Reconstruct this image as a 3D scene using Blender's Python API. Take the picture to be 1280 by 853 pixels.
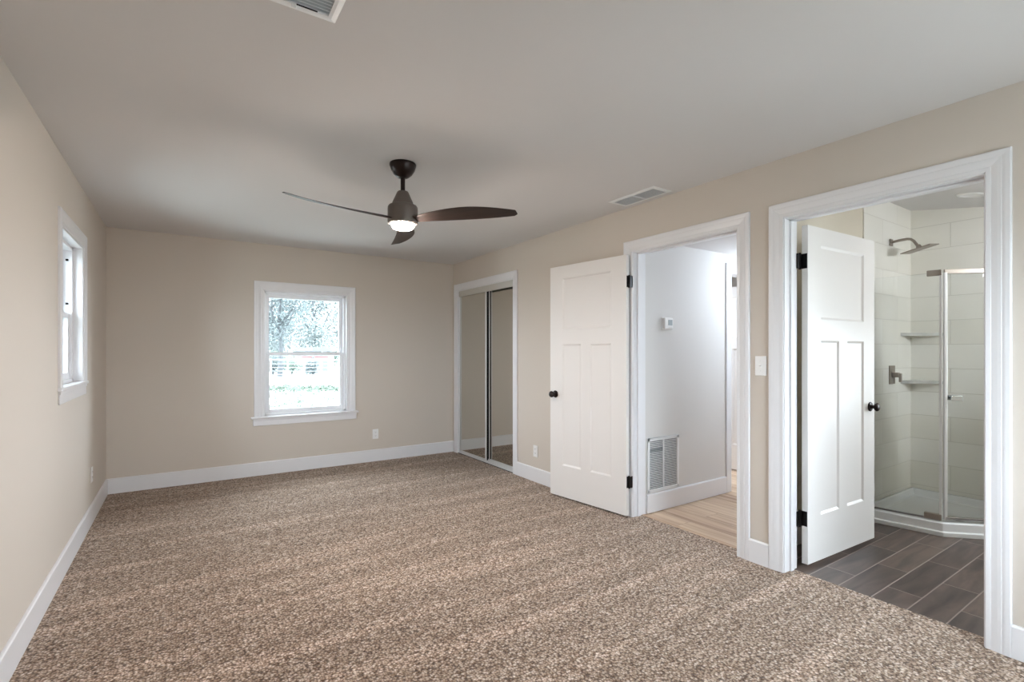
import bpy, bmesh, math, random
from mathutils import Vector, Matrix
import numpy as np

random.seed(7)
C = bpy.context.scene
for o in list(bpy.data.objects):
    bpy.data.objects.remove(o)

# ------------------------------------------------------------------ camera, world, lights, exposure
YAW = math.radians(33.63)
CAM_H = 1.30
cam_d = bpy.data.cameras.new('camera')
cam = bpy.data.objects.new('camera', cam_d)
C.collection.objects.link(cam)
cam.location = (0, 0, CAM_H)
cam.rotation_euler = (math.pi / 2, 0, -YAW)
cam_d.sensor_fit = 'HORIZONTAL'
cam_d.sensor_width = 36.0
cam_d.lens = 618.0 / 1280.0 * 36.0
cam_d.shift_y = 13.5 / 1280.0
cam_d.clip_start = 0.02
cam_d.clip_end = 400
C.camera = cam

C.view_settings.view_transform = 'Standard'
C.view_settings.look = 'None'
C.view_settings.gamma = 1.0
C.view_settings.exposure = 0.16
C.view_settings.use_curve_mapping = False

W = bpy.data.worlds.new('overcast_sky')
C.world = W
W.use_nodes = True
bg = W.node_tree.nodes['Background']
bg.inputs[0].default_value = (0.80, 0.91, 1.0, 1)
bg.inputs[1].default_value = 16.0

cy = C.cycles
cy.use_denoising = True
cy.max_bounces = 12
cy.diffuse_bounces = 7
cy.glossy_bounces = 6
cy.transparent_max_bounces = 16
cy.sample_clamp_indirect = 6.0
cy.caustics_reflective = False
cy.caustics_refractive = False

LAMP_STRENGTH = 450.0            # lens of the fan light


def area_light(name, loc, rot, sx, sy, power, col=(1, 1, 1), portal=False):
    l = bpy.data.lights.new(name, 'AREA')
    l.shape = 'RECTANGLE'
    l.size, l.size_y = sx, sy
    l.energy = power
    l.color = col
    if portal:
        l.cycles.is_portal = True
    o = bpy.data.objects.new(name, l)
    o.location = loc
    o.rotation_euler = rot
    C.collection.objects.link(o)
    return o


PI = math.pi
# added fill behind the camera, the hall lamp, added fills in bathroom and side room
area_light('fill_behind', (2.0, -0.78, 1.25), (PI / 2 - 0.12, 0, 0), 1.3, 1.2, 9, (0.86, 0.93, 1.0))
hall_l = bpy.data.lights.new('hall_lamp', 'POINT')
hall_l.energy = 37
hall_l.color = (0.76, 0.88, 1.0)
hall_l.shadow_soft_size = 0.10
hall_o = bpy.data.objects.new('hall_lamp', hall_l)
hall_o.location = (4.75, 2.2, 1.98)
C.collection.objects.link(hall_o)
area_light('bathroom_fill', (4.62, -0.12, 2.08), Vector((0.55, 1.6, -1.35)).to_track_quat('-Z', 'Y').to_euler(), 0.4, 0.3, 16, (0.93, 0.97, 1.0))  # added fill without a fixture, aimed at the shower tile
area_light('bathroom_window_fill', (5.72, -0.02, 1.10), (0, PI / 2, 0), 0.95, 0.85, 45, (0.84, 0.93, 1.0))  # added fill outside the bathroom window, spills onto the bedroom's left wall
area_light('side_room_fill', (4.7, 4.0, 2.15), (0, 0, 0), 0.4, 0.4, 36, (0.84, 0.92, 1.0))  # added fill to brighten the open door beyond the hall
area_light('portal_back', (1.14, 5.97, 1.29), (-PI / 2, 0, 0), 0.95, 1.4, 1, portal=True)
area_light('portal_side', (-0.76, 4.17, 1.56), (0, -PI / 2, 0), 1.0, 0.8, 1, portal=True)


# ------------------------------------------------------------------ materials
def lin(r, g, b):
    def f(c):
        c /= 255.0
        return c / 12.92 if c <= 0.04045 else ((c + 0.055) / 1.055) ** 2.4
    return (f(r), f(g), f(b), 1)


MATS = {}


def mat(name, col, rough=0.5, metal=0.0, spec=0.5, bump=None, vary=None):
    m = bpy.data.materials.new(name)
    m.use_nodes = True
    nt = m.node_tree
    b = nt.nodes['Principled BSDF']
    b.inputs['Base Color'].default_value = col
    b.inputs['Roughness'].default_value = rough
    b.inputs['Metallic'].default_value = metal
    b.inputs['Specular IOR Level'].default_value = spec
    tc = nt.nodes.new('ShaderNodeTexCoord')
    if bump:
        n = nt.nodes.new('ShaderNodeTexNoise')
        n.inputs['Scale'].default_value = bump[0]
        n.inputs['Detail'].default_value = 3
        nt.links.new(tc.outputs['Object'], n.inputs['Vector'])
        bp = nt.nodes.new('ShaderNodeBump')
        bp.inputs['Strength'].default_value = bump[1]
        bp.inputs['Distance'].default_value = 0.002
        nt.links.new(n.outputs['Fac'], bp.inputs['Height'])
        nt.links.new(bp.outputs['Normal'], b.inputs['Normal'])
    if vary:
        n = nt.nodes.new('ShaderNodeTexNoise')
        n.inputs['Scale'].default_value = vary[0]
        n.inputs['Detail'].default_value = 4
        nt.links.new(tc.outputs['Object'], n.inputs['Vector'])
        mx = nt.nodes.new('ShaderNodeMix')
        mx.data_type = 'RGBA'
        mx.inputs['A'].default_value = col
        mx.inputs['B'].default_value = vary[1]
        nt.links.new(n.outputs['Fac'], mx.inputs['Factor'])
        nt.links.new(mx.outputs['Result'], b.inputs['Base Color'])
    MATS[name] = m
    return m


WALL = mat('wall_paint', lin(208, 199, 189), 0.7, bump=(160, 0.08))
CEIL = mat('ceiling_paint', lin(215, 213, 213), 0.85, bump=(90, 0.08))
HALLWALL = mat('hall_wall_paint', lin(216, 214, 212), 0.7, bump=(160, 0.08))
BATHWALL = mat('bath_wall_paint', lin(212, 204, 188), 0.7, bump=(160, 0.08))
TRIM = mat('trim_paint', lin(229, 229, 232), 0.32, bump=(60, 0.03))
DOORM = mat('door_paint', lin(230, 227, 225), 0.36, bump=(70, 0.03))
VINYL = mat('vinyl', lin(238, 240, 244), 0.3, bump=(30, 0.02))
PLAST = mat('white_plastic', lin(238, 238, 238), 0.3, bump=(40, 0.02))
SCREEN = mat('grey_screen', lin(150, 160, 165), 0.15, bump=(40, 0.01))
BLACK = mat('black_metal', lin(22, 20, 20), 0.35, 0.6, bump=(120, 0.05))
BRONZE = mat('dark_bronze', lin(38, 26, 24), 0.32, 0.5, bump=(90, 0.05))
MOTOR = mat('motor_bronze_glow', lin(112, 103, 97), 0.45, 0.4, bump=(90, 0.05))  # bronze lightened to carry the glow of the lamp lens
NICKEL = mat('brushed_nickel', lin(160, 151, 142), 0.42, 0.7, bump=(150, 0.05))
CHROME = mat('chrome', lin(205, 208, 212), 0.15, 1.0, bump=(150, 0.02))
ALU = mat('aluminium_frame', lin(226, 226, 226), 0.35, 0.15, bump=(150, 0.03))
ACRYL = mat('shower_acrylic', lin(238, 240, 242), 0.22, bump=(20, 0.02))
MARBLE = mat('marble', lin(228, 228, 224), 0.25, vary=(9, lin(150, 150, 148)))
GRILLE = mat('grille_paint', lin(232, 234, 236), 0.4, bump=(60, 0.03))
DAMPER = mat('damper_paint', lin(192, 198, 202), 0.6, bump=(40, 0.03))
BACKING = mat('grey_backing', lin(128, 132, 136), 0.8, bump=(40, 0.03))
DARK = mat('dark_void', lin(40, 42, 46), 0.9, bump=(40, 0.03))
SILL_TRACK = mat('track_white_shaded', lin(200, 198, 192), 0.4, bump=(50, 0.03))  # white track, greyed to hold the shade under the closet head


def mirror_mat():
    m = mat('mirror_glass', (0.74, 0.74, 0.70, 1), 0.01, 1.0)
    return m


MIRROR = mirror_mat()


def glass_mat(name, tint, ior=1.45):
    m = bpy.data.materials.new(name)
    m.use_nodes = True
    nt = m.node_tree
    nt.nodes.clear()
    out = nt.nodes.new('ShaderNodeOutputMaterial')
    mix = nt.nodes.new('ShaderNodeMixShader')
    tr = nt.nodes.new('ShaderNodeBsdfTransparent')
    gl = nt.nodes.new('ShaderNodeBsdfGlossy')
    fr = nt.nodes.new('ShaderNodeFresnel')
    fr.inputs['IOR'].default_value = ior
    tr.inputs['Color'].default_value = tint
    gl.inputs['Roughness'].default_value = 0.01
    nt.links.new(fr.outputs[0], mix.inputs[0])
    nt.links.new(tr.outputs[0], mix.inputs[1])
    nt.links.new(gl.outputs[0], mix.inputs[2])
    nt.links.new(mix.outputs[0], out.inputs[0])
    return m


GLASS = glass_mat('window_glass', (0.99, 1, 1, 1), 1.14)
SGLASS = glass_mat('shower_glass', (0.985, 0.993, 0.993, 1), 1.35)


def emit_mat(name, col, s):
    m = bpy.data.materials.new(name)
    m.use_nodes = True
    nt = m.node_tree
    b = nt.nodes['Principled BSDF']
    b.inputs['Base Color'].default_value = (1, 1, 1, 1)
    b.inputs['Emission Color'].default_value = col
    b.inputs['Emission Strength'].default_value = s
    return m


LENS = emit_mat('lamp_lens', (1.0, 0.86, 0.75, 1), LAMP_STRENGTH)


def nodes(m):
    nt = m.node_tree

    def N(t, **kw):
        n = nt.nodes.new(t)
        for k, v in kw.items():
            setattr(n, k, v)
        return n

    def L(a, b):
        nt.links.new(a, b)
    return nt, N, L


def ramp(N, stops):
    r = N('ShaderNodeValToRGB')
    e = r.color_ramp.elements
    while len(e) < len(stops):
        e.new(0.5)
    for i, (p, c) in enumerate(stops):
        e[i].position = p
        e[i].color = c
    return r


def carpet_mat():
    m = mat('carpet', lin(150, 130, 112), 0.95, spec=0.1)
    nt, N, L = nodes(m)
    b = nt.nodes['Principled BSDF']
    tc = N('ShaderNodeTexCoord')
    # tufts: each cell its own yarn shade
    warp = N('ShaderNodeTexNoise')
    warp.inputs['Scale'].default_value = 60
    warp.inputs['Detail'].default_value = 2
    L(tc.outputs['Object'], warp.inputs['Vector'])
    add = N('ShaderNodeMixRGB', blend_type='ADD')
    add.inputs[0].default_value = 0.012
    L(tc.outputs['Object'], add.inputs[1])
    L(warp.outputs['Color'], add.inputs[2])
    v = N('ShaderNodeTexVoronoi')
    v.inputs['Scale'].default_value = 92
    L(add.outputs[0], v.inputs['Vector'])
    sep = N('ShaderNodeSeparateColor')
    L(v.outputs['Color'], sep.inputs[0])
    cr = ramp(N, [(0.0, lin(120, 95, 76)), (0.14, lin(156, 133, 113)), (0.5, lin(186, 164, 145)), (0.85, lin(208, 190, 174)), (1.0, lin(228, 214, 201))])
    L(sep.outputs[0], cr.inputs[0])
    # darker gaps between the tufts
    gap = ramp(N, [(0.28, (1, 1, 1, 1)), (0.50, (0.72, 0.68, 0.65, 1)), (0.72, (0.26, 0.22, 0.20, 1))])
    L(v.outputs['Distance'], gap.inputs[0])
    mul = N('ShaderNodeMixRGB', blend_type='MULTIPLY')
    mul.inputs[0].default_value = 0.95
    L(cr.outputs[0], mul.inputs[1])
    L(gap.outputs[0], mul.inputs[2])
    # combed nap: brushed swathes running across the room
    mp = N('ShaderNodeMapping')
    mp.inputs['Scale'].default_value = (0.55, 8.0, 1)
    mp.inputs['Rotation'].default_value = (0, 0, 0.06)
    L(tc.outputs['Object'], mp.inputs['Vector'])
    nap = N('ShaderNodeTexNoise')
    nap.inputs['Scale'].default_value = 1.0
    nap.inputs['Detail'].default_value = 3
    nap.inputs['Distortion'].default_value = 0.5
    L(mp.outputs[0], nap.inputs['Vector'])
    nr = ramp(N, [(0.38, (0.86, 0.85, 0.84, 1)), (0.54, (0.98, 0.98, 0.98, 1)), (0.64, (1.2, 1.2, 1.22, 1))])
    L(nap.outputs['Fac'], nr.inputs[0])
    mul2 = N('ShaderNodeMixRGB', blend_type='MULTIPLY')
    mul2.inputs[0].default_value = 1.0
    L(mul.outputs[0], mul2.inputs[1])
    L(nr.outputs[0], mul2.inputs[2])
    L(mul2.outputs[0], b.inputs['Base Color'])
    bp = N('ShaderNodeBump')
    bp.inputs['Strength'].default_value = 0.9
    bp.inputs['Distance'].default_value = 0.006
    bp.invert = True
    L(v.outputs['Distance'], bp.inputs['Height'])
    L(bp.outputs[0], b.inputs['Normal'])
    b.inputs['Sheen Weight'].default_value = 0.15
    return m


CARPET = carpet_mat()


def plank_mat(name, cols, grout, length, width, mortar, swap, rough, grain=(3.0, 40.0), offset=0.5, bumpd=0.002, shift=(0, 0)):
    """planks or tiles: x (or y when swap) runs along the plank"""
    m = mat(name, cols[0], rough)
    nt, N, L = nodes(m)
    b = nt.nodes['Principled BSDF']
    tc = N('ShaderNodeTexCoord')
    sp = N('ShaderNodeSeparateXYZ')
    L(tc.outputs['Object'], sp.inputs[0])
    cb = N('ShaderNodeCombineXYZ')
    order = {'xy': (0, 1), 'yx': (1, 0), 'yz': (1, 2), 'xz': (0, 2)}[swap]
    outs = []
    for k in range(2):
        a = N('ShaderNodeMath', operation='ADD')
        a.inputs[1].default_value = shift[k]
        L(sp.outputs[order[k]], a.inputs[0])
        outs.append(a.outputs[0])
        L(a.outputs[0], cb.inputs[k])
    br = N('ShaderNodeTexBrick')
    br.offset = offset
    br.inputs['Scale'].default_value = 1.0
    br.inputs['Brick Width'].default_value = length
    br.inputs['Row Height'].default_value = width
    br.inputs['Mortar Size'].default_value = mortar
    br.inputs['Mortar Smooth'].default_value = 0.1
    br.inputs['Color1'].default_value = (0, 0, 0, 1)
    br.inputs['Color2'].default_value = (1, 1, 1, 1)
    br.inputs['Mortar'].default_value = (0.5, 0.5, 0.5, 1)
    L(cb.outputs[0], br.inputs['Vector'])
    mp = N('ShaderNodeMapping')
    mp.inputs['Scale'].default_value = (grain[0], grain[1], 1)
    L(cb.outputs[0], mp.inputs['Vector'])
    off = N('ShaderNodeMixRGB', blend_type='ADD')
    off.inputs[0].default_value = 1
    sc = N('ShaderNodeVectorMath', operation='SCALE')
    sc.inputs['Scale'].default_value = 13.0
    L(br.outputs['Color'], sc.inputs[0])
    L(mp.outputs[0], off.inputs[1])
    L(sc.outputs[0], off.inputs[2])
    n = N('ShaderNodeTexNoise')
    n.inputs['Scale'].default_value = 1.0
    n.inputs['Detail'].default_value = 5
    n.inputs['Distortion'].default_value = 0.6
    L(off.outputs[0], n.inputs['Vector'])
    k = len(cols) - 1
    cr = ramp(N, [(0.28 + 0.44 * i / max(k, 1), c) for i, c in enumerate(cols)])
    av = N('ShaderNodeMath', operation='MULTIPLY_ADD')
    sepc = N('ShaderNodeSeparateColor')
    L(br.outputs['Color'], sepc.inputs[0])
    a2 = N('ShaderNodeMath', operation='MULTIPLY_ADD')
    a2.inputs[1].default_value = 0.28
    a2.inputs[2].default_value = -0.14
    L(sepc.outputs[0], a2.inputs[0])
    ad = N('ShaderNodeMath', operation='ADD')
    L(n.outputs['Fac'], ad.inputs[0])
    L(a2.outputs[0], ad.inputs[1])
    L(ad.outputs[0], cr.inputs[0])
    mx = N('ShaderNodeMixRGB')
    L(br.outputs['Fac'], mx.inputs[0])
    L(cr.outputs[0], mx.inputs[1])
    mx.inputs[2].default_value = grout
    L(mx.outputs[0], b.inputs['Base Color'])
    bp = N('ShaderNodeBump')
    bp.inputs['Strength'].default_value = 0.6
    bp.inputs['Distance'].default_value = bumpd
    bp.invert = True
    L(br.outputs['Fac'], bp.inputs['Height'])
    L(bp.outputs[0], b.inputs['Normal'])
    return m


OAK = plank_mat('hall_plank', [lin(150, 120, 98), lin(190, 164, 140), lin(208, 186, 162)], lin(128, 100, 80), 1.2, 0.18, 0.0012, 'yx', 0.42, (1.4, 26), 0.37)
DARKTILE = plank_mat('bath_plank_tile', [lin(58, 48, 46), lin(84, 71, 66), lin(108, 92, 84)], lin(146, 134, 126), 0.61, 0.156, 0.003, 'xy', 0.38, (2.4, 16), 0.5, shift=(0.1, -0.039))
TILE_BACK = plank_mat('shower_tile_back', [lin(232, 230, 222), lin(240, 239, 234)], lin(214, 212, 204), 0.60, 0.207, 0.003, 'yz', 0.34, (1, 1), 0.5, shift=(-1.435, 0.085))
TILE_SIDE = plank_mat('shower_tile_side', [lin(232, 230, 222), lin(240, 239, 234)], lin(221, 219, 212), 0.60, 0.207, 0.003, 'xz', 0.34, (1, 1), 0.5, shift=(-5.43, 0.085))


def wood_mat(name, c1, c2, axis_scale=(2, 30, 30)):
    m = mat(name, c1, 0.45)
    nt, N, L = nodes(m)
    b = nt.nodes['Principled BSDF']
    tc = N('ShaderNodeTexCoord')
    mp = N('ShaderNodeMapping')
    mp.inputs['Scale'].default_value = axis_scale
    L(tc.outputs['Object'], mp.inputs[0])
    n = N('ShaderNodeTexNoise')
    n.inputs['Scale'].default_value = 1.5
    n.inputs['Detail'].default_value = 5
    L(mp.outputs[0], n.inputs['Vector'])
    cr = ramp(N, [(0.3, c1), (0.7, c2)])
    L(n.outputs['Fac'], cr.inputs[0])
    L(cr.outputs[0], b.inputs['Base Color'])
    return m


BLADE = wood_mat('walnut_blade', lin(32, 22, 19), lin(54, 38, 32))
THRESH = wood_mat('threshold_oak', lin(176, 146, 120), lin(200, 172, 146), (20, 2, 20))
BARK = mat('bark', lin(58, 60, 62), 0.9, bump=(20, 0.5))
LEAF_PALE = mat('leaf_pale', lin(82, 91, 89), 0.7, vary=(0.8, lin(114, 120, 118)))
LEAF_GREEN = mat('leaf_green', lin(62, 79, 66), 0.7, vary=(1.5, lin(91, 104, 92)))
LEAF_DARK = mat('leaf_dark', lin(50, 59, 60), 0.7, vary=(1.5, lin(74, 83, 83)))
LAWN = mat('lawn', lin(140, 146, 138), 0.9, vary=(1.2, lin(158, 157, 153)))
WEED = mat('weed', lin(53, 64, 53), 0.8, vary=(3, lin(70, 79, 68)))
FENCEP = mat('fence_white', lin(167, 167, 167), 0.5, bump=(10, 0.05))
SIDING = mat('siding_white', lin(121, 121, 122), 0.6, bump=(10, 0.05))
REDPAINT = mat('red_paint', lin(114, 46, 50), 0.6, bump=(10, 0.05))
ROOFG = mat('grey_roof', lin(85, 88, 91), 0.8, bump=(14, 0.2))


# ------------------------------------------------------------------ mesh helpers
class MB:
    def __init__(self):
        self.v, self.f = [], []

    def add(self, vs, fs):
        k = len(self.v)
        self.v += [tuple(p) for p in vs]
        self.f += [tuple(i + k for i in f) for f in fs]
        return self

    def box(self, x0, x1, y0, y1, z0, z1, M=None):
        vs = [Vector((x, y, z)) for z in (z0, z1) for y in (y0, y1) for x in (x0, x1)]
        if M:
            vs = [M @ p for p in vs]
        return self.add(vs, [(0, 2, 3, 1), (4, 5, 7, 6), (0, 1, 5, 4), (2, 6, 7, 3), (0, 4, 6, 2), (1, 3, 7, 5)])

    def prism(self, poly, z0, z1, M=None):
        n = len(poly)
        vs = [Vector((p[0], p[1], z0)) for p in poly] + [Vector((p[0], p[1], z1)) for p in poly]
        if M:
            vs = [M @ p for p in vs]
        fs = [tuple(range(n - 1, -1, -1)), tuple(range(n, 2 * n))]
        fs += [(i, (i + 1) % n, n + (i + 1) % n, n + i) for i in range(n)]
        return self.add(vs, fs)

    def lathe(self, prof, seg=40, M=None):
        vs, fs = [], []
        for r, z in prof:
            for i in range(seg):
                a = 2 * PI * i / seg
                vs.append(Vector((r * math.cos(a), r * math.sin(a), z)))
        n = len(prof)
        for k in range(n - 1):
            for i in range(seg):
                j = (i + 1) % seg
                fs.append((k * seg + i, k * seg + j, (k + 1) * seg + j, (k + 1) * seg + i))
        fs.append(tuple(range(seg - 1, -1, -1)))
        fs.append(tuple((n - 1) * seg + i for i in range(seg)))
        if M:
            vs = [M @ p for p in vs]
        return self.add(vs, fs)

    def tube(self, pts, r, seg=12):
        pts = [Vector(p) for p in pts]
        rs = r if isinstance(r, (list, tuple)) else [r] * len(pts)
        vs, fs = [], []
        up = None
        for i, p in enumerate(pts):
            d = (pts[min(i + 1, len(pts) - 1)] - pts[max(i - 1, 0)]).normalized()
            if up is None:
                up = Vector((0, 0, 1)) if abs(d.z) < 0.9 else Vector((1, 0, 0))
            s = d.cross(up).normalized()
            u = s.cross(d).normalized()
            up = u
            for k in range(seg):
                a = 2 * PI * k / seg
                vs.append(p + (s * math.cos(a) + u * math.sin(a)) * rs[i])
        for i in range(len(pts) - 1):
            for k in range(seg):
                j = (k + 1) % seg
                fs.append((i * seg + k, i * seg + j, (i + 1) * seg + j, (i + 1) * seg + k))
        fs.append(tuple(range(seg - 1, -1, -1)))
        fs.append(tuple((len(pts) - 1) * seg + k for k in range(seg)))
        return self.add(vs, fs)

    def build(self, name, m, parent=None, bevel=0.0, smooth=False, M=None, segs=2):
        me = bpy.data.meshes.new(name)
        me.from_pydata(self.v, [], self.f)
        bm = bmesh.new()
        bm.from_mesh(me)
        bmesh.ops.remove_doubles(bm, verts=bm.verts, dist=1e-5)
        bmesh.ops.recalc_face_normals(bm, faces=bm.faces)
        bm.to_mesh(me)
        bm.free()
        if M:
            me.transform(M)
        me.materials.append(m)
        o = bpy.data.objects.new(name, me)
        C.collection.objects.link(o)
        if parent:
            o.parent = parent
        if bevel:
            md = o.modifiers.new('edge', 'BEVEL')
            md.width = bevel
            md.segments = segs
            md.limit_method = 'ANGLE'
            md.angle_limit = math.radians(35)
        if smooth:
            for p in me.polygons:
                p.use_smooth = True
            me.set_sharp_from_angle(angle=math.radians(38))
        return o


def tag(o, label, cat, group=None, kind=None):
    o['label'] = label
    o['category'] = cat
    if group:
        o['group'] = group
    if kind:
        o['kind'] = kind
    return o


def struct(o, label=None):
    o['kind'] = 'structure'
    if label:
        o['label'] = label
    return o


def empty(name, loc=(0, 0, 0), rz=0.0):
    o = bpy.data.objects.new(name, None)
    o.empty_display_size = 0.1
    o.location = loc
    o.rotation_euler = (0, 0, rz)
    C.collection.objects.link(o)
    return o


def wall_cells(fn, a0, a1, b0, b1, holes, t0, t1):
    """slab a0..a1 by b0..b1 and t0..t1 thick, with rectangular holes (a0,a1,b0,b1); fn maps (a,b,t) to a point"""
    A = sorted({a0, a1} | {h[0] for h in holes} | {h[1] for h in holes})
    B = sorted({b0, b1} | {h[2] for h in holes} | {h[3] for h in holes})
    A = [a for a in A if a0 <= a <= a1]
    B = [b for b in B if b0 <= b <= b1]

    def solid(i, j):
        if i < 0 or j < 0 or i >= len(A) - 1 or j >= len(B) - 1:
            return False
        ca, cb = (A[i] + A[i + 1]) / 2, (B[j] + B[j + 1]) / 2
        return not any(h[0] < ca < h[1] and h[2] < cb < h[3] for h in holes)
    mb = MB()

    def q(pts):
        mb.add([fn(*p) for p in pts], [(0, 1, 2, 3)])
    for i in range(len(A) - 1):
        for j in range(len(B) - 1):
            if not solid(i, j):
                continue
            p, r, s, u = A[i], A[i + 1], B[j], B[j + 1]
            for t in (t0, t1):
                q([(p, s, t), (r, s, t), (r, u, t), (p, u, t)])
            if not solid(i - 1, j):
                q([(p, s, t0), (p, u, t0), (p, u, t1), (p, s, t1)])
            if not solid(i + 1, j):
                q([(r, s, t0), (r, u, t0), (r, u, t1), (r, s, t1)])
            if not solid(i, j - 1):
                q([(p, s, t0), (r, s, t0), (r, s, t1), (p, s, t1)])
            if not solid(i, j + 1):
                q([(p, u, t0), (r, u, t0), (r, u, t1), (p, u, t1)])
    return mb


CASE = [(0, 0), (0, .010), (.003, .012), (.018, .012), (.0195, .0108), (.023, .0115), (.040, .0160), (.053, .0180),
        (.0555, .0165), (.058, .0180), (.066, .0200), (.080, .0205), (.0835, .0185), (.085, .0150), (.085, 0)]


def sweep_u(fn, a0, a1, b0, b1, prof=CASE, scale=1.0, closed=False):
    """moulding round three sides (open at b0) or four sides of a rectangle, mitred"""
    mb = MB()
    rows = []
    for u, t in prof:
        u *= scale
        if closed:
            c = [(a0 - u, b0 - u, t), (a0 - u, b1 + u, t), (a1 + u, b1 + u, t), (a1 + u, b0 - u, t)]
        else:
            c = [(a0 - u, b0, t), (a0 - u, b1 + u, t), (a1 + u, b1 + u, t), (a1 + u, b0, t)]
        rows.append([fn(p[0], p[1], p[2] * .72) for p in c])
    vs = [p for r in rows for p in r]
    fs = []
    m = 4 if closed else 3
    for k in range(len(rows) - 1):
        for s in range(m):
            fs.append((k * 4 + s, k * 4 + (s + 1) % 4, (k + 1) * 4 + (s + 1) % 4, (k + 1) * 4 + s))
    if not closed:
        for s in (0, 3):
            fs.append(tuple(k * 4 + s for k in range(len(rows))))
    mb.add(vs, fs)
    return mb


# ------------------------------------------------------------------ dimensions
XL, XR = -0.585, 2.94
YF, YB = -0.60, 5.80
H = 2.44
TW = 0.14                       # partition thickness
HALL = (1.832, 2.705, 2.082)    # clear opening y0, y1, top
BATH = (0.663, 1.530, 2.084)
CLOS = (4.400, 5.672, 2.075)
WB = (0.705, 1.580, 0.617, 1.958)    # back window clear opening x0,x1,z0,z1
WL = (3.805, 4.545, 1.095, 2.030)    # side window clear opening y0,y1,z0,z1
WF = (1.30, 2.70, 0.60, 1.90)        # added window behind the camera, for fill light

F_right = lambda a, b, t: (XR - t, a, b)        # a=y, b=z, t into the room
F_back = lambda a, b, t: (a, YB - t, b)
F_left = lambda a, b, t: (XL + t, a, b)
F_front = lambda a, b, t: (a, YF + t, b)

J = 0.02
# ------------------------------------------------------------------ room shell
mb = MB()
mb.box(XL, XR, YF, YB, -0.02, 0.0)
mb.box(XR, 3.035, BATH[0], BATH[1], -0.02, 0.0)
mb.box(XR, 3.045, HALL[0], HALL[1], -0.02, 0.0)
struct(mb.build('floor', CARPET), 'speckled beige brown carpet of the bedroom')
struct(MB().box(XL - 0.2, 7.2, YF - 0.3, 6.0, -0.12, -0.021).build('floor_slab', DARK))
struct(MB().box(XL - 0.16, XR + 0.0, YF - 0.16, YB + 0.16, H, H + 0.1).build('ceiling', CEIL), 'plain white bedroom ceiling')

struct(wall_cells(F_right, YF, YB, 0, H, [(HALL[0] - J, HALL[1] + J, -1, HALL[2] + J), (BATH[0] - J, BATH[1] + J, -1, BATH[2] + J), (CLOS[0] - J, CLOS[1] + J, -1, CLOS[2] + J)], 0, -TW).build('wall_right', WALL))
TE = 0.17
struct(wall_cells(F_back, XL - TE, XR + TW, -0.1, H, [(WB[0] - .005, WB[1] + .005, WB[2] - .02, WB[3] + .005)], 0, -TE).build('wall_back', WALL))
struct(wall_cells(F_left, YF, YB, -0.1, H, [(WL[0] - .005, WL[1] + .005, WL[2] - .02, WL[3] + .005)], 0, -TE).build('wall_left', WALL))
struct(wall_cells(F_front, XL - TE, XR + TW, -0.1, H, [(WF[0] - .005, WF[1] + .005, WF[2] - .02, WF[3] + .005)], 0, -TE).build('wall_front', WALL))

# baseboards
BH, BT = 0.14, 0.014


def base_board(name, fn, spans, hgt=BH):
    mb = MB()
    prof = [(0, 0), (0, BT), (hgt - 0.008, BT), (hgt - 0.002, BT - 0.004), (hgt, BT - 0.009), (hgt, 0)]
    for a0, a1 in spans:
        vs = [fn(a0, b, t) for b, t in prof] + [fn(a1, b, t) for b, t in prof]
        n = len(prof)
        mb.add(vs, [tuple(range(n)), tuple(range(n, 2 * n))] + [(i, (i + 1) % n, n + (i + 1) % n, n + i) for i in range(n)])
    return struct(mb.build(name, TRIM))


base_board('baseboard_back', F_back, [(XL, XR)])
base_board('baseboard_left', F_left, [(YF, YB - BT)])
base_board('baseboard_right', F_right, [(YF, BATH[0] - .090), (BATH[1] + .090, HALL[0] - .090), (HALL[1] + .090, CLOS[0] - .090)])


# door casings and jambs -------------------------------------------------
def doorway(op, casing_name, jamb_name, stop=True, both=True, flush_stop=0.07):
    y0, y1, z1 = op
    t = struct(sweep_u(F_right, y0 - .005, y1 + .005, -0.0, z1 + .005).build(casing_name, TRIM))
    mb = MB()
    x0, x1 = XR - 0.0, XR + TW
    mb.box(x0, x1, y0 - J, y0, -0.02, z1 + J)
    mb.box(x0, x1, y1, y1 + J, -0.02, z1 + J)
    mb.box(x0, x1, y0, y1, z1, z1 + J)
    if stop:
        s0, s1 = XR + flush_stop, XR + flush_stop + 0.034
        mb.box(s0, s1, y0, y0 + 0.011, -0.02, z1)
        mb.box(s0, s1, y1 - 0.011, y1, -0.02, z1)
        mb.box(s0, s1, y0, y1, z1 - 0.011, z1)
    struct(mb.build(jamb_name, TRIM, bevel=0.0015))
    if both:
        struct(sweep_u(lambda a, b, t: (XR + TW + t, a, b), y0 - .005, y1 + .005, -0.0, z1 + .005).build(casing_name + '1', TRIM))


doorway(HALL, 'trim_1', 'trim_2', flush_stop=0.045)
doorway(BATH, 'trim_3', 'trim_4', flush_stop=0.055)
doorway(CLOS, 'trim_5', 'trim_6', stop=False, both=False)

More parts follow.
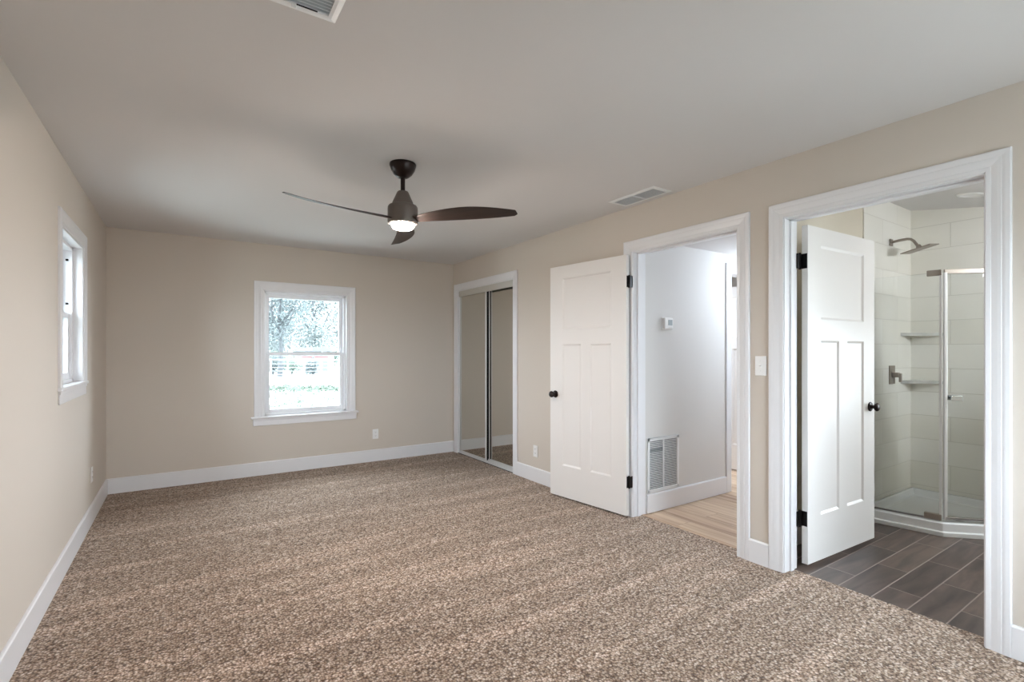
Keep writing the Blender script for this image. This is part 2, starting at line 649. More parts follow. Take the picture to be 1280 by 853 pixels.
# ------------------------------------------------------------------ windows
def window(name, fn, op, label, mid, lock=True, ov=.030, proj=.038):
    """double hung window: fn(a,b,t), t>0 into the room"""
    a0, a1, b0, b1 = op
    root = empty(name)
    root['kind'] = 'structure'
    root['label'] = label
    sweep_u(fn, a0 - .003, a1 + .003, b0, b1 + .003).build('casing', TRIM, root)

    def bx(p, m, nm, par, bev=0.002):
        mb = MB()
        for q in p:
            x0, x1, z0, z1, t0, t1 = q
            mb.add([fn(*c) for c in ((x0, z0, t0), (x1, z0, t0), (x1, z1, t0), (x0, z1, t0), (x0, z0, t1), (x1, z0, t1), (x1, z1, t1), (x0, z1, t1))],
                   [(0, 1, 2, 3), (4, 7, 6, 5), (0, 4, 5, 1), (1, 5, 6, 2), (2, 6, 7, 3), (3, 7, 4, 0)])
        return mb.build(nm, m, par, bevel=bev)
    bx([(a0 - .088 - ov, a1 + .088 + ov, b0 - .022, b0, -.05, proj)], TRIM, 'stool', root, .006)
    bx([(a0 - .080 - ov * .6, a1 + .080 + ov * .6, b0 - .095, b0 - .022, .0, proj * .40), (a0 - .080 - ov * .6, a1 + .080 + ov * .6, b0 - .040, b0 - .022, .0, proj * .62)], TRIM, 'apron', root, .003)
    # extension jamb and vinyl frame
    bx([(a0 - .004, a0 + .012, b0, b1, -.165, .002), (a1 - .012, a1 + .004, b0, b1, -.165, .002), (a0, a1, b1 - .012, b1 + .004, -.165, .002)], TRIM, 'jamb', root)
    fw = .034
    fr = [(a0 + .010, a0 + fw, b0, b1, -.165, -.050), (a1 - fw, a1 - .010, b0, b1, -.165, -.050), (a0 + .01, a1 - .01, b1 - fw, b1 - .010, -.165, -.050), (a0 + .01, a1 - .01, b0 - .005, b0 + .022, -.165, -.050)]
    bx(fr, VINYL, 'frame', root, .003)
    i0, i1, j0, j1 = a0 + fw, a1 - fw, b0 + .022, b1 - fw
    sw = .034
    # upper sash sits outside, lower sash inside
    for nm, z0, z1, t0, t1 in (('upper_sash', mid - .018, j1, -.150, -.115), ('lower_sash', j0, mid + .018, -.105, -.068)):
        bot = .03 if nm == 'upper_sash' else .042
        top = .040 if nm == 'upper_sash' else .034
        s = bx([(i0, i0 + sw, z0, z1, t0, t1), (i1 - sw, i1, z0, z1, t0, t1), (i0 + sw, i1 - sw, z1 - top, z1, t0, t1), (i0 + sw, i1 - sw, z0, z0 + bot, t0, t1)], VINYL, nm, root, .004)
        bx([(i0 + sw - .005, i1 - sw + .005, z0 + bot - .005, z1 - top + .005, (t0 + t1) / 2 - .003, (t0 + t1) / 2 + .003)], GLASS, 'pane', s, 0)
    if lock:
        for k in (0.25, 0.75):
            a = i0 + (i1 - i0) * k
            bx([(a - .028, a + .028, mid + .018, mid + .028, -.100, -.072)], VINYL, 'sash_lock', root, .003)
    return root


window('window_1', F_back, WB, 'white double hung window in the back wall', 1.275)
wl = window('window_2', F_left, WL, 'white double hung window in the left wall', 1.545, ov=.004, proj=.022)
window('added_window_behind', F_front, WF, 'added wide white window behind the camera for fill light', 1.25)
# two dark limit latches on the upper sash track of the side window
for z in (1.93, 1.63):
    mb = MB()
    mb.box(XL - .085, XL - .070, WL[1] - .043, WL[1] - .034, z - .007, z + .007)
    mb.build('tilt_latch', BLACK, wl, bevel=.002)


# ------------------------------------------------------------------ doors
def door_leaf(w, h, t, root, mirror=False):
    """three panel craftsman leaf; local x 0..w from the hinge, y 0..-t, z 0..h"""
    st, mu = 0.148, 0.10
    xs = [0, st, st + (w - 2 * st - mu) / 2, st + (w - 2 * st - mu) / 2 + mu, w - st, w]
    k = h / 2.03
    zs = [0, .275 * k, 1.341 * k, 1.470 * k, 1.921 * k, h]
    mb = MB()
    bw, dp = .014, .009
    for side in (0, 1):
        y = 0.0 if side == 0 else -t
        inn = -dp if side == 0 else dp

        def quad(a, b, c, d, yy=None):
            yy = [y] * 4 if yy is None else yy
            mb.add([(a[0], yy[0], a[1]), (b[0], yy[1], b[1]), (c[0], yy[2], c[1]), (d[0], yy[3], d[1])], [(0, 1, 2, 3)])
        pans = [(xs[1], xs[2], zs[1], zs[2]), (xs[3], xs[4], zs[1], zs[2]), (xs[1], xs[4], zs[3], zs[4])]
        for i in range(5):
            for j in range(5):
                cx, cz = (xs[i] + xs[i + 1]) / 2, (zs[j] + zs[j + 1]) / 2
                if any(p[0] < cx < p[1] and p[2] < cz < p[3] for p in pans):
                    continue
                quad((xs[i], zs[j]), (xs[i + 1], zs[j]), (xs[i + 1], zs[j + 1]), (xs[i], zs[j + 1]))
        for x0, x1, z0, z1 in pans:
            o = [(x0, z0), (x1, z0), (x1, z1), (x0, z1)]
            n = [(x0 + bw, z0 + bw), (x1 - bw, z0 + bw), (x1 - bw, z1 - bw), (x0 + bw, z1 - bw)]
            for q in range(4):
                r = (q + 1) % 4
                quad(o[q], o[r], n[r], n[q], [y, y, y + inn, y + inn])
            quad(n[0], n[1], n[2], n[3], [y + inn] * 4)
    for a, b in (((0, 0), (w, 0)), ((w, 0), (w, h)), ((w, h), (0, h)), ((0, h), (0, 0))):
        mb.add([(a[0], 0, a[1]), (b[0], 0, b[1]), (b[0], -t, b[1]), (a[0], -t, a[1])], [(0, 1, 2, 3)])
    return mb.build('door_leaf', DOORM, root)


def knob(root, x, z, t, nm='door_knob'):
    prof = [(.0, 0), (.031, 0), (.032, .004), (.029, .009), (.016, .012), (.012, .018), (.0115, .030), (.016, .036), (.025, .042), (.0285, .050), (.0280, .057), (.023, .064), (.012, .068), (.0, .069)]
    for s in (0, 1):
        M = Matrix.Translation((x, 0 if s == 0 else -t, z)) @ Matrix.Rotation(-PI / 2 if s == 0 else PI / 2, 4, 'X')
        MB().lathe(prof, 28, M).build(nm, BRONZE, root, smooth=True)


def hinge(root, x, y, z, ang_a, ang_b, t=.03):
    """butt hinge: barrel and two plates lying along the two directions"""
    mb = MB()
    mb.lathe([(.0, -.05), (.0065, -.05), (.0065, .05), (.0, .05)], 14, Matrix.Translation((x, y, z)))
    mb.lathe([(.0, .05), (.005, .05), (.003, .056), (0, .056)], 12, Matrix.Translation((x, y, z)))
    for a in (ang_a, ang_b):
        M = Matrix.Translation((x, y, z)) @ Matrix.Rotation(a, 4, 'Z')
        poly = [(0, -.045), (t - .006, -.045), (t, -.039), (t, .039), (t - .006, .045), (0, .045)]
        mb.prism(poly, -.0015, .0015, M @ Matrix.Rotation(PI / 2, 4, 'X'))
    return mb.build('hinge', BLACK, root, smooth=True)


LT = 0.035
# hall door: hinged at the far jamb, swung back against the bedroom wall.  local +x runs along the leaf away from the hinge
a_h = math.radians(90 + 7.0)
d1 = empty('door_1', (2.918, 2.722, 0.016), a_h)
d1['kind'] = 'structure'
d1['label'] = 'white three panel door swung back flat against the bedroom wall'
d1['category'] = 'door'
leaf = door_leaf(0.835, 2.045, LT, d1)
leaf.location = (0.004, LT + 0.0, 0)      # visible face at local y = +LT


def knob2(root, x, z, yf, yb):
    prof = [(.0, 0), (.031, 0), (.032, .004), (.029, .009), (.016, .012), (.012, .018), (.0115, .030), (.016, .036), (.025, .042), (.0285, .050), (.0280, .057), (.023, .064), (.012, .068), (.0, .069)]
    for s, y in ((0, yf), (1, yb)):
        M = Matrix.Translation((x, y, z)) @ Matrix.Rotation(-PI / 2 if s == 0 else PI / 2, 4, 'X')
        mb = MB()
        mb.lathe(prof if s == 0 else [(r, q * .8) for r, q in prof], 28, M)
        mb.build('door_knob', BRONZE, root, smooth=True)


knob2(d1, 0.835 - 0.062, 0.905, LT, 0.0)
for z in (1.835, 0.262):
    mb = MB()
    # knuckle stands proud of the hinge edge, one plate on the leaf edge, one on the jamb
    mb.lathe([(0, -.05), (.0065, -.05), (.0065, .05), (0, .05)], 14, Matrix.Translation((-0.006, LT * 0.35, z)))
    mb.box(-0.0005, 0.0045, 0.000, LT - .004, z - .045, z + .045)
    mb.box(-0.0155, -0.0125, -0.030, LT * .35, z - .045, z + .045)
    mb.build('hinge', BLACK, d1, bevel=.001)

# bathroom door: hinged at the left jamb, swung into the bathroom
a_b = math.radians(-2.4)
d2 = empty('door_2', (3.118, 1.520, 0.022), a_b)
d2['kind'] = 'structure'
d2['label'] = 'white three panel door open into the bathroom beside the shower'
d2['category'] = 'door'
leaf = door_leaf(0.838, 2.040, LT, d2)
leaf.location = (0.0, 0.0, 0)             # visible face at local y = -LT
knob2(d2, 0.838 - 0.062, 0.905, 0.0, -LT)
for z in (1.825, 0.272):
    mb = MB()
    mb.lathe([(0, -.05), (.0065, -.05), (.0065, .05), (0, .05)], 14, Matrix.Translation((-0.020, 0.002, z)))
    mb.box(-0.003, 0.001, -LT + .003, 0.0, z - .045, z + .045)
    mb.box(-0.020, -0.001, -0.004, 0.0, z - .045, z + .045)
    mb.box(-0.048, -0.020, -0.001, 0.006, z - .045, z + .045)
    mb.build('hinge', BLACK, d2, bevel=.001)

# ------------------------------------------------------------------ closet
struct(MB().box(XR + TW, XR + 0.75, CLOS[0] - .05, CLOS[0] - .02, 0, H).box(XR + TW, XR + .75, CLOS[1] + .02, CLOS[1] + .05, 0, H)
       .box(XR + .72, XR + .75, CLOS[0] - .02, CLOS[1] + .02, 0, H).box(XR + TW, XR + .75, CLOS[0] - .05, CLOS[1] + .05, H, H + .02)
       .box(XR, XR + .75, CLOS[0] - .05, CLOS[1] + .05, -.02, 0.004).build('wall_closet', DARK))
mb = MB()
mb.box(XR + .012, XR + .017, CLOS[0], CLOS[1], CLOS[2] - .072, CLOS[2])
mb.box(XR + .017, XR + .095, CLOS[0], CLOS[1], CLOS[2] - .012, CLOS[2])
mb.box(XR + .052, XR + .056, CLOS[0], CLOS[1], CLOS[2] - .06, CLOS[2])
tag(mb.build('sliding_door_track', SILL_TRACK, bevel=.001), 'white head track, painted shade grey, above the mirrored closet doors', 'door track')
mb = MB()
mb.box(XR + .008, XR + .098, CLOS[0], CLOS[1], 0.004, 0.010)
for x in (.010, .050, .090):
    mb.box(XR + x, XR + x + .004, CLOS[0], CLOS[1], 0.010, 0.022)
tag(mb.build('floor_track', ALU), 'white metal floor track under the mirrored closet doors', 'door track')


def mirror_door(x, y0, y1, label):
    root = empty('mirror_sliding_door', (x, (y0 + y1) / 2, 0.022))
    tag(root, label, 'closet door', 'mirrored sliding closet doors')
    w = (y1 - y0) / 2
    h = CLOS[2] - 0.022 - 0.035
    s = .016
    mb = MB()
    for a, b, z0, z1 in ((-w, -w + s, 0, h), (w - s, w, 0, h), (-w + s, w - s, 0, .018), (-w + s, w - s, h - .018, h)):
        mb.box(0, .014, a, b, z0, z1)
    mb.build('frame', ALU, root, bevel=.002)
    MB().box(.004, .010, -w + s - .004, w - s + .004, .014, h - .014).build('mirror', MIRROR, root)
    MB().box(.014, .030, -w + .001, -w + .010, 0, h).build('gap_shade_strip', BLACK, root)  # black strip stands in for the shadowed gap between the panels
    return root


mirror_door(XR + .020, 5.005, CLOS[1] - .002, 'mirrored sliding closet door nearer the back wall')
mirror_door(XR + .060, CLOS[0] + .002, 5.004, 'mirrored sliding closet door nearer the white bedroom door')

# ------------------------------------------------------------------ hall
HX1 = 6.4
HH = 2.205
HY0, HY1 = 1.80, 2.712
struct(MB().box(3.045, 6.4, HY0 - .0, 5.2, -0.02, -0.004).build('floor_hall', OAK), 'light oak plank floor of the hall')
struct(MB().box(3.04, 3.078, HALL[0], HALL[1], -0.02, 0.002).build('trim_7', THRESH, bevel=.002))
IN = (4.262, 5.07, 2.033)       # doorway in the hall's left wall
F_hall = lambda a, b, t: (a, HY1 - t, b)
struct(wall_cells(F_hall, XR + TW, HX1, -.02, H, [(IN[0] - J, IN[1] + J, -1, IN[2] + J)], 0, -.12).build('wall_hall', HALLWALL))
struct(MB().box(XR + TW, HX1, HY0 - .02, HY0, -.02, H).box(HX1, HX1 + .1, HY0 - .02, 5.2, -.02, H).build('wall_hall_far', HALLWALL))
struct(MB().box(XR + TW, HX1, HY0 - .02, HY1 + .12, HH, HH + .05).build('ceiling_hall', CEIL))
base_board('baseboard_hall', F_hall, [(XR + TW + .02, IN[0] - .09)], 0.15)
struct(sweep_u(F_hall, IN[0] - .005, IN[1] + .005, 0, IN[2] + .005).build('trim_8', TRIM))
mb = MB()
mb.box(IN[0] - J, IN[0], HY1, HY1 + .12, -.02, IN[2] + J).box(IN[1], IN[1] + J, HY1, HY1 + .12, -.02, IN[2] + J).box(IN[0], IN[1], HY1, HY1 + .12, IN[2], IN[2] + J)
struct(mb.build('trim_9', TRIM, bevel=.0015))
# room off the hall
struct(MB().box(XR + TW, XR + TW + .02, HY1 + .12, CLOS[0] - .05, -.02, H).box(XR + TW, HX1, 4.34, 4.36, -.02, H).build('wall_side_room', HALLWALL))
struct(MB().box(XR + TW, HX1, HY1 + .12, 4.36, H - .02, H + .02).build('ceiling_side_room', CEIL))
d3 = empty('door_3', (IN[1] - .006, HY1 + .125, 0.012), PI / 2 + .02)
d3['kind'] = 'structure'
d3['label'] = 'white panel door standing open beyond the hall'
d3['category'] = 'door'
leaf = door_leaf(0.79, 2.0, LT, d3)
leaf.location = (0, LT, 0)
knob2(d3, 0.73, 0.905, LT, 0.0)

# return air grille
gx0, gx1, gz0, gz1 = 3.108, 3.498, 0.158, 0.600
g = empty('return_air_grille', ((gx0 + gx1) / 2, HY1, (gz0 + gz1) / 2))
tag(g, 'white louvered return air grille low on the hall wall', 'air vent')
cx, cz = (gx0 + gx1) / 2, (gz0 + gz1) / 2
hw, hh = (gx1 - gx0) / 2, (gz1 - gz0) / 2
mb = MB()
for b in ((-hw, hw, hh - .026, hh), (-hw, hw, -hh, -hh + .026), (-hw, -hw + .026, -hh, hh), (hw - .026, hw, -hh, hh), (-.007, .007, -hh, hh)):
    mb.box(b[0], b[1], -.009, 0, b[2], b[3])
mb.build('frame', GRILLE, g, bevel=.002)
MB().box(-hw + .02, hw - .02, -.0015, -.0005, -hh + .02, hh - .02).build('backing', BACKING, g)
n = 27
for i in range(n):
    z = -hh + .030 + (2 * hh - .060) * (i + .5) / n
    mb = MB()
    for x0, x1 in ((-hw + .024, -.006), (.006, hw - .024)):
        flat = (i in (n - 6, n - 5) and x0 < 0)
        M = Matrix.Translation((0, -.005, z)) @ Matrix.Rotation(math.radians(-12 if flat else -52), 4, 'X')
        mb.box(x0, x1, -.0055, .0055, -.0006, .0006, M)
    mb.build('louver', GRILLE, g)

# thermostat
t = empty('thermostat', (3.345, HY1, 1.535))
tag(t, 'white wall thermostat with a grey screen on the hall wall', 'thermostat')
MB().box(-.058, .058, -.006, 0, -.052, .052).build('wall_plate', PLAST, t, bevel=.004)
MB().box(-.052, .052, -.028, -.006, -.046, .046).build('body', PLAST, t, bevel=.006)
MB().box(-.010, .042, -.0295, -.027, -.016, .030).build('screen', SCREEN, t, bevel=.001)
mb = MB()
for x in (0.0, .016, .032):
    mb.box(x - .005, x + .005, -.0305, -.027, -.034, -.027)
mb.build('button', PLAST, t, bevel=.001)

# ------------------------------------------------------------------ bathroom
BY1 = 1.720
BX1 = 5.430
SX0 = 4.475                      # tile begins
struct(MB().box(3.035, BX1 + .1, YF, BY1 + .02, -0.02, -0.003).build('floor_bathroom', DARKTILE), 'dark wood look plank tile of the bathroom')
bceil = lambda y: 2.566 - 0.17 * (BY1 - y)
mb = MB()
mb.box(XR + TW, SX0, BY1, BY1 + .06, -.02, 2.75)
struct(mb.build('wall_bathroom', BATHWALL))
struct(MB().box(SX0, BX1 + .08, BY1 - .010, BY1 + .06, -.02, 2.75).build('wall_shower_side', TILE_SIDE))
WBA = (-.40, .36, .68, 1.55)  # opening of an added window that lets fill light in
F_bath = lambda a, b, t: (BX1 - t, a, b)
struct(wall_cells(F_bath, YF, BY1 + .06, -.02, 2.75, [(WBA[0] - .005, WBA[1] + .005, WBA[2] - .02, WBA[3] + .005)], 0, -TE).build('wall_shower_back', TILE_BACK))
window('added_window_bath', F_bath, WBA, 'added white double hung window in the bathroom end wall for fill light', 1.12, ov=.01, proj=.02)
struct(MB().box(XR + TW, BX1 + .08, YF - .08, YF, -.02, 2.75).build('wall_bathroom_front', BATHWALL))
mb = MB()
y0, y1 = YF - .08, BY1 + .06
vs = [(XR + .10, y0, bceil(y0)), (BX1 + .08, y0, bceil(y0)), (BX1 + .08, y1, bceil(y1)), (XR + .10, y1, bceil(y1))]
vs += [(x, y, z + .05) for x, y, z in vs]
mb.add(vs, [(0, 1, 2, 3), (7, 6, 5, 4), (0, 4, 5, 1), (1, 5, 6, 2), (2, 6, 7, 3), (3, 7, 4, 0)])
struct(mb.build('ceiling_bathroom', CEIL))
mb = MB()
mb.box(XR + TW + .088, SX0 - .03, BY1 - .014, BY1, -.003, BH)
struct(mb.build('baseboard_bathroom', TRIM, bevel=.003))

# shower pan (neo angle): outline
PY = BY1 - .010
pan_o = [(SX0 - .105, PY), (SX0 - .025, 1.215), (4.93, .735), (BX1, .735), (BX1, PY)]


def inset(poly, d):
    n = len(poly)
    out = []
    cx0 = sum(p[0] for p in poly) / n
    cy0 = sum(p[1] for p in poly) / n
    lines = []
    for i in range(n):
        p, q = Vector(poly[i]).to_2d(), Vector(poly[(i + 1) % n]).to_2d()
        e = (q - p).normalized()
        nn = Vector((-e.y, e.x))
        if nn.dot(Vector((cx0, cy0)) - p) < 0:
            nn = -nn
        dd = d[i] if isinstance(d, (list, tuple)) else d
        lines.append((p + nn * dd, e))
    for i in range(n):
        p1, e1 = lines[i - 1]
        p2, e2 = lines[i]
        den = e1.x * e2.y - e1.y * e2.x
        s = ((p2.x - p1.x) * e2.y - (p2.y - p1.y) * e2.x) / den
        out.append((p1.x + e1.x * s, p1.y + e1.y * s))
    return out


mb = MB()
levels = [(0, 0.0), (0, .030), (.012, .034), (.014, .088), (.020, .094), (.072, .094), (.082, .086), (.105, .040), (.16, .034)]
rows = []
for d, z in levels:
    dd = [d, d, d, d * .35, d * .35]
    rows.append([(x, y, z - .003) for x, y in inset(pan_o, dd)])
n = 5
vs = [p for r in rows for p in r]
fs = []
for k in range(len(rows) - 1):
    for i in range(n):
        j = (i + 1) % n
        fs.append((k * n + i, k * n + j, (k + 1) * n + j, (k + 1) * n + i))
fs.append(tuple((len(rows) - 1) * n + i for i in range(n)))
fs.append(tuple(range(n)))
mb.add(vs, fs)
pan = mb.build('shower_pan', ACRYL, bevel=.006)
tag(pan, 'white neo angle shower pan with a raised curb', 'shower pan')
dr = MB().lathe([(0, .031), (.055, .031), (.055, .0355), (.050, .037), (0, .037)], 32, Matrix.Translation((4.88, 1.26, 0))).build('drain', NICKEL, pan, smooth=True)

# glass line on the curb
gl = inset(pan_o, [.046, .046, .046, .02, .02])
A, B, Cc, D = [Vector((p[0], p[1], 0)) for p in gl[:4]]
GZ0, GZ1 = 0.095, 1.865


def along(p, q):
    M = Matrix.Translation(p) @ Matrix.Rotation(math.atan2((q - p).y, (q - p).x), 4, 'Z')
    return M, (q - p).length


M, Lg = along(A, B)
p1 = MB().box(.012, Lg - .010, -.004, .004, GZ0 + .012, GZ1, M).build('shower_screen', SGLASS)
tag(p1, 'fixed clear glass shower panel beside the tiled side wall', 'glass panel', 'fixed shower glass')
MB().box(0, .016, -.012, .012, GZ0, GZ1, M).build('wall_channel', CHROME, p1, bevel=.002)
MB().box(0, Lg - .01, -.008, .008, GZ0, GZ0 + .014, M).build('bottom_channel', CHROME, p1, bevel=.002)
MB().box(Lg - .012, Lg + .004, -.006, .006, GZ0 + .01, GZ1, M).build('edge_seal', ALU, p1, bevel=.002)
MB().box(Lg - .080, Lg + .002, -.016, .016, GZ1 - .020, GZ1 + .020, M).build('top_pivot', NICKEL, p1, bevel=.003)
MB().box(Lg - .095, Lg + .002, -.016, .016, GZ0 + .004, GZ0 + .046, M).build('bottom_pivot', NICKEL, p1, bevel=.003)
M, Lg = along(B, Cc)
dz = MB().box(.024, Lg - .012, -.004, .004, GZ0 + .030, GZ1 - .004, M).build('shower_door', SGLASS)
tag(dz, 'clear glass shower door with a square metal pull', 'shower door')
MB().box(.014, .034, -.009, .009, GZ0 + .01, GZ1, M).build('hinge_seal', ALU, dz, bevel=.004)
MB().box(.016, Lg - .02, -.007, .007, GZ1 - .012, GZ1 + .022, M).build('top_rail', NICKEL, dz, bevel=.003)
MB().box(.020, Lg - .012, -.010, .010, GZ0 + .012, GZ0 + .034, M).build('bottom_seal', CHROME, dz, bevel=.003)
for s in (-1, 1):
    mb = MB()
    for zz in (.012, -.012):
        pass
    y0, y1 = (.004, .030) if s > 0 else (-.030, -.004)
    mb.box(.045, .115, min(s * .022, s * .032), max(s * .022, s * .032), .955, .990, M)
    mb.box(.072, .088, min(s * .004, s * .023), max(s * .004, s * .023), .964, .981, M)
    mb.build('pull_handle', CHROME, dz, bevel=.002)
M, Lg = along(Cc, D)
p2 = MB().box(.010, Lg - .012, -.004, .004, GZ0 + .012, GZ1, M).build('shower_screen', SGLASS)
tag(p2, 'fixed clear glass shower panel on the far side of the glass door', 'glass panel', 'fixed shower glass')
MB().box(Lg - .016, Lg, -.012, .012, GZ0, GZ1, M).build('wall_channel', CHROME, p2, bevel=.002)
MB().box(0, Lg - .01, -.008, .008, GZ0, GZ0 + .014, M).build('bottom_channel', CHROME, p2, bevel=.002)

# shower head
hx = 4.985
sh = empty('rain_shower', (hx, PY, 2.225))
tag(sh, 'square metal rain shower head on a bent arm', 'shower head')
MB().box(-.028, .028, -.010, 0, -.028, .028).build('flange', NICKEL, sh, bevel=.003)
MB().tube([(0, -.006, 0), (0, -.06, .006), (0, -.115, .008), (0, -.140, .002), (0, -.160, -.016), (0, -.186, -.060)], .0105, 14).build('arm', NICKEL, sh, smooth=True)
Mh = Matrix.Translation((0, -.198, -.088)) @ Matrix.Rotation(math.radians(-7), 4, 'Y') @ Matrix.Rotation(math.radians(-13), 4, 'X')
mb = MB()
mb.box(-.102, .102, -.102, .102, -.004, .004, Mh)
mb.lathe([(0, .006), (.022, .006), (.018, .022), (.013, .036), (0, .036)], 20, Mh)
mb.build('spray_plate', NICKEL, sh, bevel=.002)

# valve
vv = empty('shower_valve', (5.005, PY, 1.105))
tag(vv, 'square metal shower valve with a lever on the tiled wall', 'shower valve')
MB().box(-.058, .058, -.008, 0, -.078, .078).build('plate', NICKEL, vv, bevel=.003)
mb = MB()
mb.box(-.020, .020, -.055, -.008, -.020, .020)
mb.build('hub', NICKEL, vv, bevel=.004)
MB().box(-.012, .012, -.072, -.054, -.060, .014).build('lever', NICKEL, vv, bevel=.004)


def corner_shelf(z, label):
    r = .235
    pts = [(0, 0), (-r, 0)] + [(-r + r * .55 * math.sin(a) * 1.0 + (r * .45) * (a / (PI / 2)), -r * a / (PI / 2) * .0 - r * (1 - math.cos(a)) * .55 - r * .45 * (a / (PI / 2))) for a in [PI / 2 * i / 10 for i in range(1, 10)]] + [(0, -r)]
    mb = MB().prism(pts, -.014, .014, Matrix.Translation((BX1, PY, z)))
    return tag(mb.build('corner_shelf', MARBLE, bevel=.003), label, 'shower shelf', 'marble shower corner shelves')


corner_shelf(1.452, 'upper marble corner shelf in the shower')
corner_shelf(1.036, 'lower marble corner shelf level with the shower valve')

# round recessed light above the shower
rl = MB()
Mr = Matrix.Translation((4.90, 1.175, bceil(1.175))) @ Matrix.Rotation(math.atan(.17), 4, 'X')
rl.lathe([(.058, .012), (.058, -.002), (.064, -.007), (.080, -.007), (.086, -.002), (.086, .0), (.058, .012)], 36, Mr)
r0 = rl.build('recessed_light', PLAST, smooth=True)
tag(r0, 'round white recessed light in the bathroom ceiling', 'ceiling light')
MB().lathe([(0, -.001), (.060, -.001), (.060, .003), (0, .003)], 32, Mr).build('lens', PLAST, r0)

# ------------------------------------------------------------------ wall plates
def outlet(loc, rz, label):
    o = empty('wall_outlet', loc, rz)
    tag(o, label, 'outlet', 'white wall outlets')
    MB().box(-.036, .036, -.006, 0, -.058, .058).build('cover_plate', PLAST, o, bevel=.003)
    for z in (.021, -.021):
        rc = MB()
        poly = [(.017 * math.cos(a), max(-.0125, min(.0125, .017 * math.sin(a)))) for a in [2 * PI * i / 24 for i in range(24)]]
        rc.prism(poly, 0, .002, Matrix.Translation((0, -.006, z)) @ Matrix.Rotation(PI / 2, 4, 'X'))
        r = rc.build('receptacle', PLAST, o)
        sl = MB()
        for x in (-.006, .006):
            sl.box(x - .001, x + .001, -.0086, -.0078, z - .001, z + .007)
        sl.lathe([(0, 0), (.0022, 0), (.0022, .0008), (0, .0008)], 10, Matrix.Translation((0, -.0078, z - .007)) @ Matrix.Rotation(PI / 2, 4, 'X'))
        sl.build('slot', DARK, r)
    return o


outlet((1.905, YB, .322), 0, 'white outlet low on the back wall between window and closet')
outlet((XR, 3.99, .305), -PI / 2, 'white outlet between the closet and the white bedroom door')
outlet((XL, 4.93, .360), PI / 2, 'white outlet on the window wall near the corner')

sw = empty('light_switch', (XR, 1.672, 1.214), -PI / 2)
tag(sw, 'white toggle switch plate between the two doorways', 'light switch')
MB().box(-.036, .036, -.006, 0, -.060, .060).build('cover_plate', PLAST, sw, bevel=.003)
MB().box(-.005, .005, -.008, -.005, -.012, .012).build('slot', PLAST, sw, bevel=.0005)
Mt = Matrix.Translation((0, -.007, 0)) @ Matrix.Rotation(math.radians(25), 4, 'X')
MB().box(-.004, .004, -.012, 0, -.004, .004, Mt).build('toggle', PLAST, sw, bevel=.001)
for z in (.030, -.030):
    MB().lathe([(0, 0), (.003, 0), (.003, .001), (0, .0014)], 10, Matrix.Translation((0, -.006, z)) @ Matrix.Rotation(PI / 2, 4, 'X')).build('screw', ALU, sw)


# ------------------------------------------------------------------ ceiling registers
def register(cx, cy, lx, ly, along_x, label, bars, lever):
    o = empty('ceiling_vent', (cx, cy, H))
    tag(o, label, 'air vent', 'ceiling air registers')
    hx, hy = lx / 2, ly / 2
    b = .030
    mb = MB()
    for i, (ix, z) in enumerate([(0, 0)]):
        pass
    rows = []
    prof = [(0, 0), (0, -.0025), (b * .6, -.0065), (b, -.0065), (b, 0)]
    for d, z in prof:
        rows.append([(-hx + d, -hy + d, z), (hx - d, -hy + d, z), (hx - d, hy - d, z), (-hx + d, hy - d, z)])
    vs = [p for r in rows for p in r]
    fs = [(k * 4 + i, k * 4 + (i + 1) % 4, (k + 1) * 4 + (i + 1) % 4, (k + 1) * 4 + i) for k in range(len(rows) - 1) for i in range(4)]
    mb.add(vs, fs)
    mb.build('frame', GRILLE, o)
    MB().box(-hx + b * .8, hx - b * .8, -hy + b * .8, hy - b * .8, -.0012, -.0004).build('damper', DAMPER, o)
    ix, iy = hx - b, hy - b
    if along_x:
        n = bars
        for i in range(n):
            y = -iy + 2 * iy * (i + .5) / n
            M = Matrix.Translation((0, y, -.0045)) @ Matrix.Rotation(math.radians(32), 4, 'X')
            MB().box(-ix, ix, -.0055, .0055, -.0006, .0006, M).build('louver', GRILLE, o)
    else:
        for i in range(bars):
            x = -ix + 2 * ix * (i + .5) / bars
            M = Matrix.Translation((x, 0, -.0045)) @ Matrix.Rotation(math.radians(-38), 4, 'Y')
            MB().box(-.0055, .0055, -iy, iy, -.0006, .0006, M).build('louver', GRILLE, o)
        MB().box(-ix, ix, -.006, .006, -.0065, -.001).build('crossbar', GRILLE, o)
    if lever:
        MB().box(ix - .10, ix - .035, iy - .004, iy - .001, -.0070, -.004).build('lever_slot', DARK, o)
        MB().box(ix - .115, ix - .100, iy + .000, iy + .006, -.018, -.005).build('lever', PLAST, o, bevel=.001)
    return o


register(.238, 1.615, .40, .30, True, 'white louvered vent in the ceiling in front of the fan', 15, True)
register(2.787, 2.508, .195, .44, False, 'long white ceiling vent beside the wall above the door', 10, False)

